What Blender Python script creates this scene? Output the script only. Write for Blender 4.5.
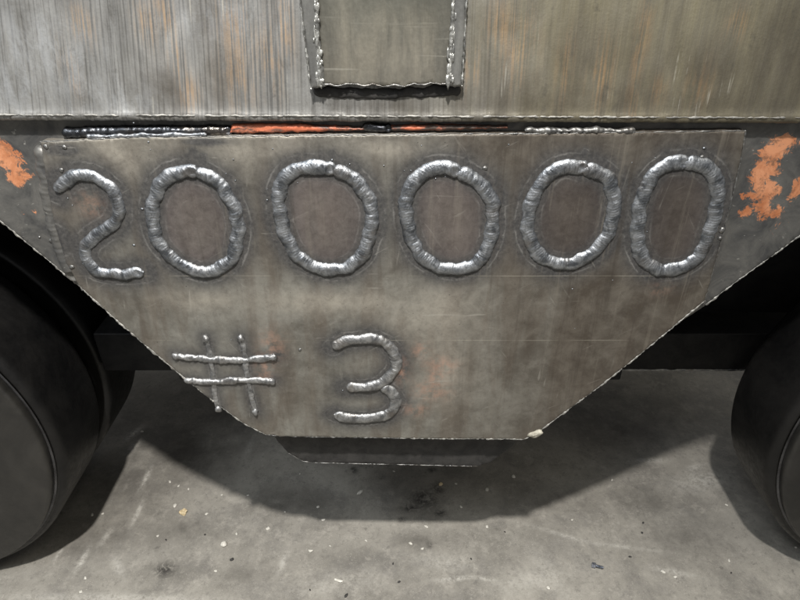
import bpy, math, random
import numpy as np
from mathutils import Vector, noise, geometry

random.seed(7)
rng = np.random.default_rng(7)
for o in list(bpy.data.objects):
    bpy.data.objects.remove(o)
SC = bpy.context.scene
COL = SC.collection
MM = 0.001

# ------------------------------------------------------------------ camera
PITCH = math.radians(31.0)
FPX = 604.0                      # focal length in pixels of an 800 px wide picture
DIST = 604.0                     # mm from lens to the plate along the axis
CAM = np.array([0.0, -DIST * math.cos(PITCH), DIST * math.sin(PITCH)])
cam_data = bpy.data.cameras.new('camera')
cam_data.sensor_width = 36.0
cam_data.lens = 36.0 * FPX / 800.0
cam_data.clip_start = 0.01
cam_data.clip_end = 50.0
camera = bpy.data.objects.new('camera', cam_data)
camera.location = [c * MM for c in CAM]
camera.rotation_euler = (math.radians(90) - PITCH, 0, 0)
COL.objects.link(camera)
SC.camera = camera

# ------------------------------------------------------------------ light
world = bpy.data.worlds.new('World')
SC.world = world
world.use_nodes = True
bg = world.node_tree.nodes['Background']
bg.inputs['Color'].default_value = (0.99, 0.99, 0.985, 1)
bg.inputs['Strength'].default_value = 0.33

def area_lamp(name, loc, target, size, power, color, shape='DISK', size_y=None):
    d = bpy.data.lights.new(name, 'AREA')
    d.shape = shape
    d.size = size
    if size_y:
        d.size_y = size_y
    d.energy = power
    d.color = color
    o = bpy.data.objects.new(name, d)
    o.location = loc
    o.rotation_euler = (Vector(target) - Vector(loc)).to_track_quat('-Z', 'Y').to_euler()
    COL.objects.link(o)
    return o

d = bpy.data.lights.new('work_lamp', 'SPOT')
d.energy = 178.0
d.color = (1.0, 0.968, 0.925)
d.shadow_soft_size = 0.026
d.spot_size = math.radians(78)
d.spot_blend = 1.0
o = bpy.data.objects.new('work_lamp', d)
o.location = (-0.05, -0.655, 1.26)
o.rotation_euler = (Vector((-0.18, -0.27, -0.42)) - o.location).to_track_quat('-Z', 'Y').to_euler()
COL.objects.link(o)
area_lamp('fill_light', (-1.3, -1.3, 2.3), (0.0, 0.0, 0.0), 1.6, 38.0, (0.89, 0.95, 1.0), 'RECTANGLE', 0.5)  # added cool fill, out of view, lifts the ambient light from the left
area_lamp('fill_light', (1.4, -1.0, 2.3), (0.0, 0.0, 0.0), 1.6, 9.0, (1.0, 0.93, 0.74), 'RECTANGLE', 0.5)  # added warm fill, out of view, for the right side

SC.render.resolution_x, SC.render.resolution_y = 1024, 768
SC.view_settings.view_transform = 'Standard'
SC.view_settings.look = 'None'
SC.view_settings.exposure = 0.0
SC.view_settings.gamma = 1.0
SC.view_settings.use_curve_mapping = False

# ------------------------------------------------------------------ helpers
FLOOR = -490.0                   # mm, below the point the lens is aimed at

def ray(px, py):
    u, v = (px - 400) / FPX, (py - 300) / FPX
    return np.array([u, math.cos(PITCH) - v * math.sin(PITCH), -math.sin(PITCH) - v * math.cos(PITCH)])

def wall_pt(px, py, y=0.0):
    d = ray(px, py)
    q = CAM + d * ((y - CAM[1]) / d[1])
    return q[0], q[2]

def floor_pt(px, py):
    d = ray(px, py)
    q = CAM + d * ((FLOOR - CAM[2]) / d[2])
    return q[0], q[1]

def W(pts, y=0.0):
    return [wall_pt(a, b, y) for a, b in pts]

def tag(o, label=None, cat=None, group=None, kind=None):
    if label: o['label'] = label
    if cat: o['category'] = cat
    if group: o['group'] = group
    if kind: o['kind'] = kind
    return o

def mesh_obj(name, verts, faces, mat, parent=None, smooth=False, attrs=None):
    """verts in millimetres"""
    me = bpy.data.meshes.new(name)
    v = np.asarray(verts, dtype=float) * MM
    me.from_pydata([tuple(a) for a in v], [], [tuple(int(i) for i in f) for f in faces])
    me.update()
    if attrs:
        for k, a in attrs.items():
            at = me.attributes.new(k, 'FLOAT', 'POINT')
            at.data.foreach_set('value', np.asarray(a, dtype=np.float32))
    if smooth:
        me.polygons.foreach_set('use_smooth', [True] * len(me.polygons))
    me.materials.append(mat)
    o = bpy.data.objects.new(name, me)
    COL.objects.link(o)
    if parent:
        o.parent = parent
    return o

def nz(x, y=0.0, z=0.0):
    return noise.noise(Vector((x, y, z)))

def polyline(pts, step, closed=False):
    """even resampling of straight segments"""
    p = [np.array(q, float) for q in pts]
    if closed:
        p.append(p[0])
    out = []
    for a, b in zip(p[:-1], p[1:]):
        n = max(1, int(round(np.linalg.norm(b - a) / step)))
        for i in range(n):
            out.append(a + (b - a) * i / n)
    if not closed:
        out.append(p[-1])
    return np.array(out)

def spline(pts, step=0.7, closed=False):
    """Catmull-Rom through the points, resampled evenly"""
    p = [np.array(q, float) for q in pts]
    if closed:
        p = [p[-1]] + p + [p[0], p[1]]
    else:
        p = [2 * p[0] - p[1]] + p + [2 * p[-1] - p[-2]]
    raw = []
    for i in range(1, len(p) - 2):
        for k in range(24):
            t = k / 24
            a, b, c, d = p[i - 1], p[i], p[i + 1], p[i + 2]
            raw.append(0.5 * (2 * b + (c - a) * t + (2 * a - 5 * b + 4 * c - d) * t * t + (3 * b - a - 3 * c + d) * t ** 3))
    raw.append(p[-2])
    raw = np.array(raw)
    s = np.r_[0, np.cumsum(np.linalg.norm(np.diff(raw, axis=0), axis=1))]
    n = max(4, int(s[-1] / step))
    q = np.linspace(0, s[-1], n)
    return np.c_[np.interp(q, s, raw[:, 0]), np.interp(q, s, raw[:, 1])]

def box(name, x0, x1, y0, y1, z0, z1, mat, parent=None, bevel=0.0):
    v = [(x, y, z) for x in (x0, x1) for y in (y0, y1) for z in (z0, z1)]
    f = [(0, 1, 3, 2), (4, 6, 7, 5), (0, 4, 5, 1), (2, 3, 7, 6), (0, 2, 6, 4), (1, 5, 7, 3)]
    o = mesh_obj(name, v, f, mat, parent)
    if bevel:
        m = o.modifiers.new('bevel', 'BEVEL')
        m.width = bevel * MM
        m.segments = 3
    return o

def sheet(name, outline, y_front, y_back, mat, parent, grid=3.0, jitter=0.5, attr=None, round_edge=0.8, relief=None):
    """A steel plate cut along `outline` (x, z in mm): dense front, rough cut edge, real thickness."""
    ol = polyline(outline, 2.2, True)
    n = len(ol)
    cen = ol.mean(0)
    sd = random.random() * 90
    t = np.roll(ol, -1, 0) - np.roll(ol, 1, 0)
    t /= np.linalg.norm(t, axis=1)[:, None] + 1e-9
    nr = np.c_[t[:, 1], -t[:, 0]]
    area = 0.5 * np.sum(ol[:, 0] * np.roll(ol[:, 1], -1) - np.roll(ol[:, 0], -1) * ol[:, 1])
    if area < 0:
        nr = -nr
    j = np.array([jitter * (nz(sd + a * 0.12, b * 0.12) * 1.3 + nz(sd + a * 0.5, b * 0.5) * 0.8) for a, b in ol])
    ol = ol + nr * j[:, None]
    inner = ol - nr * round_edge
    x0, z0 = inner.min(0)
    x1, z1 = inner.max(0)
    gx, gz = np.meshgrid(np.arange(x0 + grid / 2, x1, grid), np.arange(z0 + grid / 2, z1, grid))
    pts = np.c_[gx.ravel(), gz.ravel()]
    pts += rng.uniform(-0.25, 0.25, pts.shape) * grid
    # inside test
    ins = np.zeros(len(pts), bool)
    a, b = inner, np.roll(inner, -1, 0)
    for (ax, az), (bx, bz) in zip(a, b):
        c = ((az > pts[:, 1]) != (bz > pts[:, 1]))
        if c.any():
            xx = (bx - ax) * (pts[:, 1] - az) / (bz - az + 1e-12) + ax
            ins ^= c & (pts[:, 0] < xx)
    pts = pts[ins]
    allp = [Vector(q) for q in np.r_[inner, pts]]
    res = geometry.delaunay_2d_cdt(allp, [(i, (i + 1) % n) for i in range(n)], [], 1, 1e-5)
    v2 = np.array([tuple(q) for q in res[0]])
    faces = [tuple(f) for f in res[2]]
    # map the outline back to the vertices of the triangulation
    orig = {}
    for i, lst in enumerate(res[3]):
        for k in lst:
            orig[k] = i
    yf = np.full(len(v2), y_front, float)
    if relief is not None:
        yf = yf + relief(v2)
    verts = np.c_[v2[:, 0], yf, v2[:, 1]]
    m = len(verts)
    rim = np.c_[ol[:, 0], np.full(n, y_front + round_edge), ol[:, 1]]
    back = np.c_[ol[:, 0], np.full(n, y_back), ol[:, 1]]
    verts = np.r_[verts, rim, back]
    out = []
    sgn = None
    for f in faces:
        p = v2[list(f)]
        ar = (p[1, 0] - p[0, 0]) * (p[2, 1] - p[0, 1]) - (p[2, 0] - p[0, 0]) * (p[1, 1] - p[0, 1])
        out.append(f if ar > 0 else f[::-1])
    ccw = area > 0
    for i in range(n):
        k = (i + 1) % n
        q = (orig[i], orig[k], m + k, m + i)
        r = (m + i, m + k, m + n + k, m + n + i)
        if ccw:
            q, r = q[::-1], r[::-1]
        out += [q, r]
    out.append(tuple(m + n + i for i in (range(n - 1, -1, -1) if ccw else range(n))))
    full = np.r_[v2, ol, ol]
    attrs = attr(full) if attr else None
    o = mesh_obj(name, verts, out, mat, parent, attrs=attrs)
    o.data.polygons.foreach_set('use_smooth', [i < len(faces) for i in range(len(o.data.polygons))])
    return o

def bead(name, path, w, h, mat, parent, y=0.0, lam=3.4, amp=0.45, sink=0.6, vary=0.16, segs=13, crater=True,
         wander=0.35, shape=0.8, sag=0.0, raw=False):
    """A weld bead laid on the plane y: rippled, uneven, with rounded start and a crater at its stop."""
    p = np.asarray(path, float)
    n = len(p)
    s = np.r_[0, np.cumsum(np.linalg.norm(np.diff(p, axis=0), axis=1))]
    L = s[-1]
    sd = random.random() * 200
    t = np.gradient(p, axis=0)
    t /= np.linalg.norm(t, axis=1)[:, None] + 1e-9
    nr = np.c_[-t[:, 1], t[:, 0]]
    verts, faces = [], []
    ph = 0.0
    for i in range(n):
        ws = w * (1 + vary * nz(sd + s[i] * 0.07) * 1.5 + vary * 0.7 * nz(sd + 31 + s[i] * 0.25))
        hs = h * (1 + vary * 1.3 * nz(sd + 57 + s[i] * 0.06) + vary * nz(sd + 80 + s[i] * 0.3))
        e = min(s[i], L - s[i])
        if e < w:
            k = math.sqrt(max(0.0, 1 - ((w - e) / w) ** 2))
            ws *= max(k, 0.05)
            hs *= 0.35 + 0.65 * max(k, 0.02)
        off = wander * w * 0.35 * nz(sd + 120 + s[i] * 0.09)
        if i:
            ph += (s[i] - s[i - 1]) / (lam * (1 + 0.35 * nz(sd + 9 + s[i] * 0.15)))
        c = p[i] + nr[i] * off
        for k in range(segs):
            a = math.pi * k / (segs - 1)
            u = math.cos(a)
            q = ph + (0.9 * u * u + 0.55 * u) * w / 7.0
            sw = q - math.floor(q)
            rip = (sw ** 1.6 - 0.4) * amp * (1 - 0.5 * abs(u))
            hh = hs * max(0.0, math.sin(a)) ** shape
            rough = 0.35 * amp * nz(c[0] * 0.9 + sd, u * 3.0, c[1] * 0.9) + 0.5 * amp * nz(c[0] * 0.33 + sd, u * 1.5, c[1] * 0.33)
            if crater and L - s[i] < w * 2.0:
                d = math.hypot((L - s[i] - w * 0.85) / (w * 0.7), u / 0.62)
                if d < 1:
                    hh -= hs * 0.45 * (1 - d * d)
            top = max(0.0, hh + (rip + rough) * math.sin(a))
            uu = u * (1 + 0.06 * nz(sd + s[i] * 0.4, u * 4))
            verts.append((c[0] + nr[i][0] * ws * uu, y + sink - top - (0 if 0 < k < segs - 1 else -0.5),
                          c[1] + nr[i][1] * ws * uu - sag * top))
    for i in range(n - 1):
        for k in range(segs - 1):
            a = i * segs + k
            faces.append((a, a + 1, a + segs + 1, a + segs))
    faces.append(tuple(range(segs)))
    faces.append(tuple(range((n - 1) * segs, n * segs))[::-1])
    if raw:
        return verts, faces
    return mesh_obj(name, verts, faces, mat, parent, smooth=True)

def merged(name, parts, mat, parent=None):
    V, F = [], []
    for v, f in parts:
        n = len(V)
        V += list(v)
        F += [tuple(i + n for i in q) for q in f]
    return mesh_obj(name, V, F, mat, parent, smooth=True)

def burr(name, path, r, mat, parent, y=0.0, segs=6):
    """ragged dross along a torch-cut edge"""
    p = np.asarray(path, float)
    n = len(p)
    sd = random.random() * 300
    t = np.gradient(p, axis=0)
    t /= np.linalg.norm(t, axis=1)[:, None] + 1e-9
    nr = np.c_[-t[:, 1], t[:, 0]]
    verts, faces = [], []
    for i in range(n):
        q = p[i]
        rr = r * max(0.25, 0.75 + 1.0 * nz(sd + q[0] * 0.11, q[1] * 0.11) + 0.8 * nz(sd + q[0] * 0.4, q[1] * 0.4))
        o2 = r * 0.8 * nz(sd + 40 + q[0] * 0.25, q[1] * 0.25)
        for k in range(segs):
            a = 2 * math.pi * k / segs
            verts.append((q[0] + nr[i][0] * (rr * math.cos(a) + o2), y + rr * math.sin(a), q[1] + nr[i][1] * (rr * math.cos(a) + o2)))
    for i in range(n - 1):
        for k in range(segs):
            a, b = i * segs + k, i * segs + (k + 1) % segs
            faces.append((a, b, b + segs, a + segs))
    faces.append(tuple(range(segs)))
    faces.append(tuple(range((n - 1) * segs, n * segs))[::-1])
    return mesh_obj(name, verts, faces, mat, parent, smooth=True)

def lump(name, loc, size, mat, parent=None, seed=0, subdiv=2, rough=0.3, rot=0.0, flat=False, raw=False):
    import bmesh
    bm = bmesh.new()
    bmesh.ops.create_icosphere(bm, subdivisions=subdiv, radius=1.0)
    vs = []
    for v in bm.verts:
        k = 1 + rough * nz(v.co.x * 1.4 + seed * 7.1, v.co.y * 1.4, v.co.z * 1.4) * 1.6
        x, y, z = v.co.x * k * size[0], v.co.y * k * size[1], v.co.z * k * size[2]
        vs.append((x * math.cos(rot) - y * math.sin(rot), x * math.sin(rot) + y * math.cos(rot), z))
    fs = [[v.index for v in f.verts] for f in bm.faces]
    bm.free()
    if raw:
        return [(a + loc[0], b + loc[1], c + loc[2]) for a, b, c in vs], fs
    o = mesh_obj(name, vs, fs, mat, parent, smooth=not flat)
    o.location = [c * MM for c in loc]
    return o

def lathe(name, prof, cx, cz, mat, parent, segs=128):
    """profile (y, radius) turned about the y axis through (cx, cz)"""
    verts, faces = [], []
    for (y, r) in prof:
        for k in range(segs):
            a = 2 * math.pi * k / segs
            verts.append((cx + r * math.cos(a), y, cz + r * math.sin(a)))
    for i in range(len(prof) - 1):
        for k in range(segs):
            a, b = i * segs + k, i * segs + (k + 1) % segs
            faces.append((a, b, b + segs, a + segs))
    faces.append(tuple(range(segs))[::-1])
    faces.append(tuple(range((len(prof) - 1) * segs, len(prof) * segs)))
    o = mesh_obj(name, verts, faces, mat, parent)
    o.data.polygons.foreach_set('use_smooth', [len(p.vertices) == 4 for p in o.data.polygons])
    return o

# ------------------------------------------------------------------ materials
class NT:
    def __init__(self, name):
        self.m = bpy.data.materials.new(name)
        self.m.use_nodes = True
        self.t = self.m.node_tree
        self.n = self.t.nodes
        self.b = self.n['Principled BSDF']
        self.co = self.n.new('ShaderNodeTexCoord').outputs['Object']
    def link(self, a, b):
        self.t.links.new(a, b)
    def _in(self, sock, v):
        if hasattr(v, 'is_linked') or isinstance(v, bpy.types.NodeSocket):
            self.link(v, sock)
        else:
            sock.default_value = v
    def noise(self, scale, detail=4, rough=0.6, stretch=(1, 1, 1), dist=0.0, off=(0, 0, 0), vec=None):
        mp = self.n.new('ShaderNodeMapping')
        self.link(vec or self.co, mp.inputs['Vector'])
        mp.inputs['Scale'].default_value = stretch
        mp.inputs['Location'].default_value = off
        x = self.n.new('ShaderNodeTexNoise')
        self.link(mp.outputs[0], x.inputs['Vector'])
        x.inputs['Scale'].default_value = scale
        x.inputs['Detail'].default_value = detail
        x.inputs['Roughness'].default_value = rough
        x.inputs['Distortion'].default_value = dist
        return x.outputs['Fac']
    def ramp(self, v, stops):
        r = self.n.new('ShaderNodeValToRGB')
        self._in(r.inputs[0], v)
        e = r.color_ramp.elements
        while len(e) < len(stops):
            e.new(0.5)
        for el, (p, c) in zip(e, stops):
            el.position = p
            el.color = (c, c, c, 1) if isinstance(c, (int, float)) else (*c, 1)
        return r.outputs[0]
    def math(self, op, a, b=0.0, clamp=False):
        x = self.n.new('ShaderNodeMath')
        x.operation = op
        x.use_clamp = clamp
        self._in(x.inputs[0], a)
        self._in(x.inputs[1], b)
        return x.outputs[0]
    def mix(self, f, a, b, mode='MIX'):
        x = self.n.new('ShaderNodeMix')
        x.data_type = 'RGBA'
        x.blend_type = mode
        self._in(x.inputs[0], f)
        for s, v in ((x.inputs[6], a), (x.inputs[7], b)):
            if isinstance(v, tuple):
                v = (*v, 1) if len(v) == 3 else v
            self._in(s, v)
        return x.outputs[2]
    def attr(self, name):
        a = self.n.new('ShaderNodeAttribute')
        a.attribute_name = name
        return a.outputs['Fac']
    def bump(self, hgt, strength=0.3, dist=0.001, prev=None):
        b = self.n.new('ShaderNodeBump')
        self._in(b.inputs['Height'], hgt)
        b.inputs['Strength'].default_value = strength
        b.inputs['Distance'].default_value = dist
        if prev is not None:
            self.link(prev, b.inputs['Normal'])
        return b.outputs[0]
    def out(self, color=None, rough=None, metal=None, normal=None, spec=None):
        for k, v in (('Base Color', color), ('Roughness', rough), ('Metallic', metal), ('Specular IOR Level', spec)):
            if v is None: continue
            if isinstance(v, tuple) and len(v) == 3: v = (*v, 1)
            self._in(self.b.inputs[k], v)
        if normal is not None:
            self.link(normal, self.b.inputs['Normal'])
        return self.m
    def xyz(self):
        s = self.n.new('ShaderNodeSeparateXYZ')
        self.link(self.co, s.inputs[0])
        return s.outputs

def line_mask(t, a, b, pos, half, noise_v):
    """thin scribed line: |coord-pos| < half, broken up by noise"""
    d = t.math('ABSOLUTE', t.math('SUBTRACT', a, pos))
    m = t.math('LESS_THAN', d, half)
    return t.math('MULTIPLY', m, noise_v)

def mat_plate():
    t = NT('mill_scale_plate')
    big = t.noise(9, 5, 0.62, off=(3.1, 0, 1.7), dist=0.6)
    mid = t.noise(38, 8, 0.7, dist=0.35)
    fine = t.noise(260, 4, 0.7)
    vert = t.noise(30, 5, 0.6, (1.0, 1, 0.16), 0.5)
    col = t.mix(t.ramp(big, [(0.36, 0.0), (0.62, 1.0)]), (0.140, 0.132, 0.114), (0.240, 0.231, 0.202))
    col = t.mix(t.math('MULTIPLY', t.ramp(mid, [(0.42, 0.0), (0.66, 1.0)]), 0.55), col, (0.30, 0.293, 0.262))
    col = t.mix(t.math('MULTIPLY', t.ramp(vert, [(0.48, 0.0), (0.60, 1.0)]), 0.6), col, (0.130, 0.106, 0.084))
    col = t.mix(t.math('MULTIPLY', t.attr('fresh'), t.ramp(mid, [(0.3, 0.3), (0.6, 0.9)])), col, (0.37, 0.342, 0.290))
    grain = t.noise(115, 9, 0.78, dist=0.4)
    col = t.mix(t.math('MULTIPLY', t.ramp(grain, [(0.38, 1.0), (0.52, 0.0)]), 0.26), col, (0.085, 0.074, 0.062))
    col = t.mix(t.math('MULTIPLY', t.ramp(grain, [(0.54, 0.0), (0.68, 1.0)]), 0.22), col, (0.40, 0.38, 0.33))
    brown = t.attr('brown')
    col = t.mix(t.math('MULTIPLY', brown, 0.86), col, t.mix(t.ramp(mid, [(0.4, 0), (0.65, 1)]), (0.075, 0.061, 0.048), (0.145, 0.126, 0.103)))
    # heat-tinted band left round every weld
    wd = t.math('ADD', t.attr('weld_distance'), t.math('MULTIPLY', t.math('SUBTRACT', mid, 0.5), 0.22))
    heat = t.ramp(wd, [(0.0, 1.0), (0.12, 0.95), (0.22, 0.66), (0.36, 0.30), (0.62, 0.0)])
    hcol = t.mix(t.ramp(fine, [(0.35, 0), (0.65, 1)]), (0.050, 0.051, 0.054), (0.108, 0.105, 0.103))
    col = t.mix(t.math('MULTIPLY', heat, 0.9), col, hcol)
    rim = t.ramp(wd, [(0.09, 0.0), (0.12, 1.0), (0.15, 0.0)])
    col = t.mix(t.math('MULTIPLY', rim, t.ramp(mid, [(0.46, 0), (0.62, 0.45)])), col, (0.36, 0.35, 0.33))
    inside = t.attr('inside')
    col = t.mix(t.math('MULTIPLY', inside, 0.66), col, t.mix(t.ramp(t.math('ADD', t.math('MULTIPLY', vert, 0.5), t.math('MULTIPLY', grain, 0.5)), [(0.42, 0), (0.60, 1)]), t.mix(brown, (0.105, 0.086, 0.083), (0.058, 0.047, 0.043)), t.mix(brown, (0.215, 0.183, 0.174), (0.115, 0.097, 0.088))))
    soil = t.ramp(t.noise(62, 8, 0.78, dist=0.3, off=(4, 4, 9)), [(0.57, 0.0), (0.68, 1.0)])
    col = t.mix(t.math('MULTIPLY', soil, 0.3), col, (0.07, 0.061, 0.052))
    # coppery rust blooms
    ru = t.math('MULTIPLY', t.attr('rust'), t.ramp(t.noise(95, 5, 0.7), [(0.40, 0.0), (0.60, 1.0)]))
    col = t.mix(t.math('MULTIPLY', ru, 0.6), col, (0.46, 0.275, 0.20))
    # pale scribed layout lines and stray scratches
    x, y, z = t.xyz()
    brk = t.ramp(t.noise(14, 3, 0.6, (1, 1, 1)), [(0.46, 0.0), (0.60, 1.0)])
    l1 = line_mask(t, z, 0, 0.0275, 0.0004, brk)
    l2 = line_mask(t, z, 0, -0.0490, 0.0005, t.ramp(t.noise(11, 2, 0.5, off=(5, 2, 1)), [(0.50, 0.0), (0.62, 0.8)]))
    col = t.mix(t.math('MULTIPLY', t.math('MAXIMUM', l1, l2), 0.32), col, (0.50, 0.47, 0.39))
    scr = t.noise(120, 3, 0.6, (0.10, 1, 1.0), 0.9, (2, 7, 1))
    col = t.mix(t.math('MULTIPLY', t.ramp(scr, [(0.69, 0.0), (0.74, 1.0)]), 0.3), col, (0.48, 0.46, 0.41))
    for ang, of, st in ((0.5, 3.0, 0.22), (-0.95, 6.0, 0.2), (1.45, 9.0, 0.24)):
        rm = t.n.new('ShaderNodeMapping')
        t.link(t.co, rm.inputs['Vector'])
        rm.inputs['Rotation'].default_value = (0, ang, 0)
        sx = t.noise(190, 2, 0.5, (0.09, 1, 1.0), 0.3, (of, of, 1), vec=rm.outputs[0])
        gate = t.ramp(t.noise(16, 4, 0.6, off=(of, 1, of)), [(0.48, 0.0), (0.60, 1.0)])
        col = t.mix(t.math('MULTIPLY', t.math('MULTIPLY', t.ramp(sx, [(0.68, 0.0), (0.72, 1.0)]), gate), st), col, (0.47, 0.45, 0.40))
    run = t.noise(62, 6, 0.7, (1.0, 1, 0.05), 0.25, (11, 0, 5))
    col = t.mix(t.math('MULTIPLY', t.ramp(run, [(0.54, 0.0), (0.64, 1.0)]), t.math('ADD', 0.12, t.math('MULTIPLY', brown, 0.38))), col, (0.060, 0.050, 0.041))
    col = t.mix(t.math('MULTIPLY', t.ramp(run, [(0.36, 1.0), (0.44, 0.0)]), t.math('ADD', 0.10, t.math('MULTIPLY', brown, 0.28))), col, (0.250, 0.225, 0.185))
    spk = t.noise(420, 2, 0.5, off=(9, 1, 4))
    col = t.mix(t.ramp(spk, [(0.70, 0.0), (0.74, 0.7)]), col, (0.05, 0.045, 0.04))
    rough = t.ramp(t.math('ADD', t.math('MULTIPLY', mid, 0.6), t.math('MULTIPLY', fine, 0.4)), [(0.3, 0.36), (0.7, 0.62)])
    nr = t.bump(t.math('ADD', t.math('MULTIPLY', mid, 0.7), t.math('MULTIPLY', fine, 0.35)), 0.22, 0.0011)
    return t.out(col, rough, 0.45, nr, 0.45)

def mat_wing():
    t = NT('smoky_steel_plate')
    mid = t.noise(34, 6, 0.65, dist=0.8)
    fine = t.noise(300, 4, 0.7)
    col = t.mix(t.ramp(mid, [(0.35, 0.0), (0.65, 1.0)]), (0.075, 0.075, 0.075), (0.165, 0.160, 0.148))
    spots = t.ramp(t.noise(210, 3, 0.6, (0.6, 1, 1)), [(0.66, 0.0), (0.71, 1.0)])
    col = t.mix(t.math('MULTIPLY', spots, 0.6), col, (0.40, 0.39, 0.36))
    edge = t.noise(95, 9, 0.8, dist=0.8)
    pv = t.math('ADD', t.attr('paint'), t.math('MULTIPLY', t.math('SUBTRACT', edge, 0.5), 2.8))
    paint = t.ramp(pv, [(0.50, 0.0), (0.56, 1.0)])
    pcol = t.mix(t.ramp(mid, [(0.4, 0), (0.6, 1)]), (0.36, 0.13, 0.055), (0.56, 0.25, 0.13))
    pcol = t.mix(t.ramp(t.noise(150, 6, 0.75, off=(2, 3, 3)), [(0.52, 0.0), (0.64, 0.85)]), pcol, (0.15, 0.085, 0.055))
    col = t.mix(paint, col, pcol)
    nr = t.bump(t.math('ADD', t.math('MULTIPLY', mid, 0.8), t.math('ADD', t.math('MULTIPLY', fine, 0.3), t.math('MULTIPLY', paint, 0.5))), 0.3, 0.0012)
    return t.out(col, t.ramp(fine, [(0.3, 0.38), (0.7, 0.62)]), t.math('MULTIPLY', t.math('SUBTRACT', 1.0, paint), 0.45), nr, 0.45)

def mat_beam():
    t = NT('torch_cut_beam_face')
    cx = t.n.new('ShaderNodeCombineXYZ')
    t.link(t.attr('drag'), cx.inputs[0])
    t.link(t.xyz()[2], cx.inputs[2])
    dv = cx.outputs[0]
    calm = t.math('SUBTRACT', 1.0, t.math('MULTIPLY', t.attr('olive'), 0.62))
    wob = t.noise(34, 3, 0.6, (1, 1, 0.05), 0.0, (2, 0, 8), vec=dv)
    wave = t.math('SINE', t.math('ADD', t.math('MULTIPLY', t.attr('drag'), 2 * math.pi / 0.0037), t.math('MULTIPLY', wob, 26.0)))
    spot = t.ramp(t.noise(26, 5, 0.65, (1, 1, 0.5), 0.2, (5, 5, 1)), [(0.36, 0.15), (0.60, 1.0)])
    strk_n = t.noise(520, 3, 0.6, (1, 1, 0.014), 0.0, vec=dv)
    streak = t.math('ADD', strk_n, t.math('MULTIPLY', t.math('MULTIPLY', wave, t.math('MULTIPLY', spot, t.attr('ridged'))), 0.11))
    streak2 = t.noise(80, 4, 0.65, (1, 1, 0.08), 0.2, (4, 0, 2), vec=dv)
    mid = t.noise(22, 6, 0.66, (1, 1, 0.6), 0.8)
    fine = t.noise(340, 4, 0.7)
    col = t.mix(t.ramp(mid, [(0.36, 0), (0.64, 1)]), (0.215, 0.212, 0.202), (0.350, 0.348, 0.335))
    col = t.mix(t.math('MULTIPLY', t.ramp(streak, [(0.38, 1.0), (0.49, 0.0)]), t.math('MULTIPLY', calm, 0.55)), col, (0.095, 0.093, 0.088))
    col = t.mix(t.math('MULTIPLY', t.ramp(streak, [(0.57, 0.0), (0.70, 1.0)]), 0.4), col, (0.42, 0.415, 0.39))
    hair = t.math('MULTIPLY', t.ramp(t.noise(300, 2, 0.5, (1, 1, 0.04), 0.0, (7, 0, 3), vec=dv), [(0.65, 0.0), (0.70, 1.0)]), t.ramp(t.noise(40, 4, 0.6, off=(2, 2, 2)), [(0.45, 0.0), (0.6, 1.0)]))
    col = t.mix(t.math('MULTIPLY', t.ramp(streak2, [(0.54, 0.0), (0.70, 1.0)]), 0.3), col, (0.150, 0.140, 0.120))
    ol = t.attr('olive')
    col = t.mix(t.math('MULTIPLY', ol, 0.72), col, t.mix(t.ramp(streak2, [(0.38, 0), (0.66, 1)]), (0.165, 0.142, 0.084), (0.290, 0.254, 0.150)))
    pale = t.math('MULTIPLY', t.attr('pale'), t.ramp(t.noise(80, 6, 0.75, (1, 1, 0.35), 0.5), [(0.42, 0), (0.62, 1)]))
    col = t.mix(t.math('MULTIPLY', pale, 0.6), col, (0.50, 0.515, 0.53))
    rv = t.math('MULTIPLY', t.attr('rust'), t.ramp(t.math('ADD', t.math('MULTIPLY', streak, 0.6), t.math('MULTIPLY', t.noise(80, 5, 0.7, (1, 1, 0.4)), 0.4)), [(0.47, 0.0), (0.60, 1.0)]))
    col = t.mix(t.math('MULTIPLY', rv, 0.58), col, (0.60, 0.37, 0.18))
    so = t.math('MULTIPLY', t.attr('sooty'), t.ramp(t.noise(45, 7, 0.72, (1, 1, 0.35), 0.2, (6, 1, 3)), [(0.34, 0.3), (0.60, 1.0)]))
    col = t.mix(t.math('MULTIPLY', so, 0.72), col, (0.098, 0.084, 0.066))
    col = t.mix(t.math('MULTIPLY', hair, 0.5), col, (0.60, 0.575, 0.50))
    dk = t.ramp(t.noise(55, 7, 0.75, (1, 1, 0.6), 0.3, (9, 1, 5)), [(0.58, 0.0), (0.70, 1.0)])
    col = t.mix(t.math('MULTIPLY', dk, 0.5), col, (0.085, 0.080, 0.070))
    hv = t.math('ADD', t.math('MULTIPLY', t.math('MULTIPLY', streak, calm), 0.8), t.math('MULTIPLY', fine, 0.25))
    nr = t.bump(hv, 0.5, 0.002)
    return t.out(col, t.ramp(mid, [(0.3, 0.34), (0.7, 0.56)]), 0.5, nr, 0.5)

def mat_weld(name, base, light, rough0, rough1, metal=0.85):
    t = NT(name)
    mid = t.noise(95, 5, 0.65, dist=0.6)
    fine = t.noise(520, 4, 0.7)
    big = t.noise(28, 3, 0.6)
    col = t.mix(t.ramp(mid, [(0.36, 0), (0.66, 1)]), base, light)
    col = t.mix(t.ramp(big, [(0.56, 0.0), (0.68, 0.55)]), col, (0.150, 0.128, 0.105))
    col = t.mix(t.ramp(fine, [(0.62, 0.0), (0.72, 0.7)]), col, (0.045, 0.045, 0.048))
    nr = t.bump(t.math('ADD', t.math('MULTIPLY', mid, 0.6), t.math('MULTIPLY', fine, 0.6)), 0.55, 0.0012)
    return t.out(col, t.ramp(mid, [(0.3, rough0), (0.7, rough1)]), metal, nr)

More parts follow.
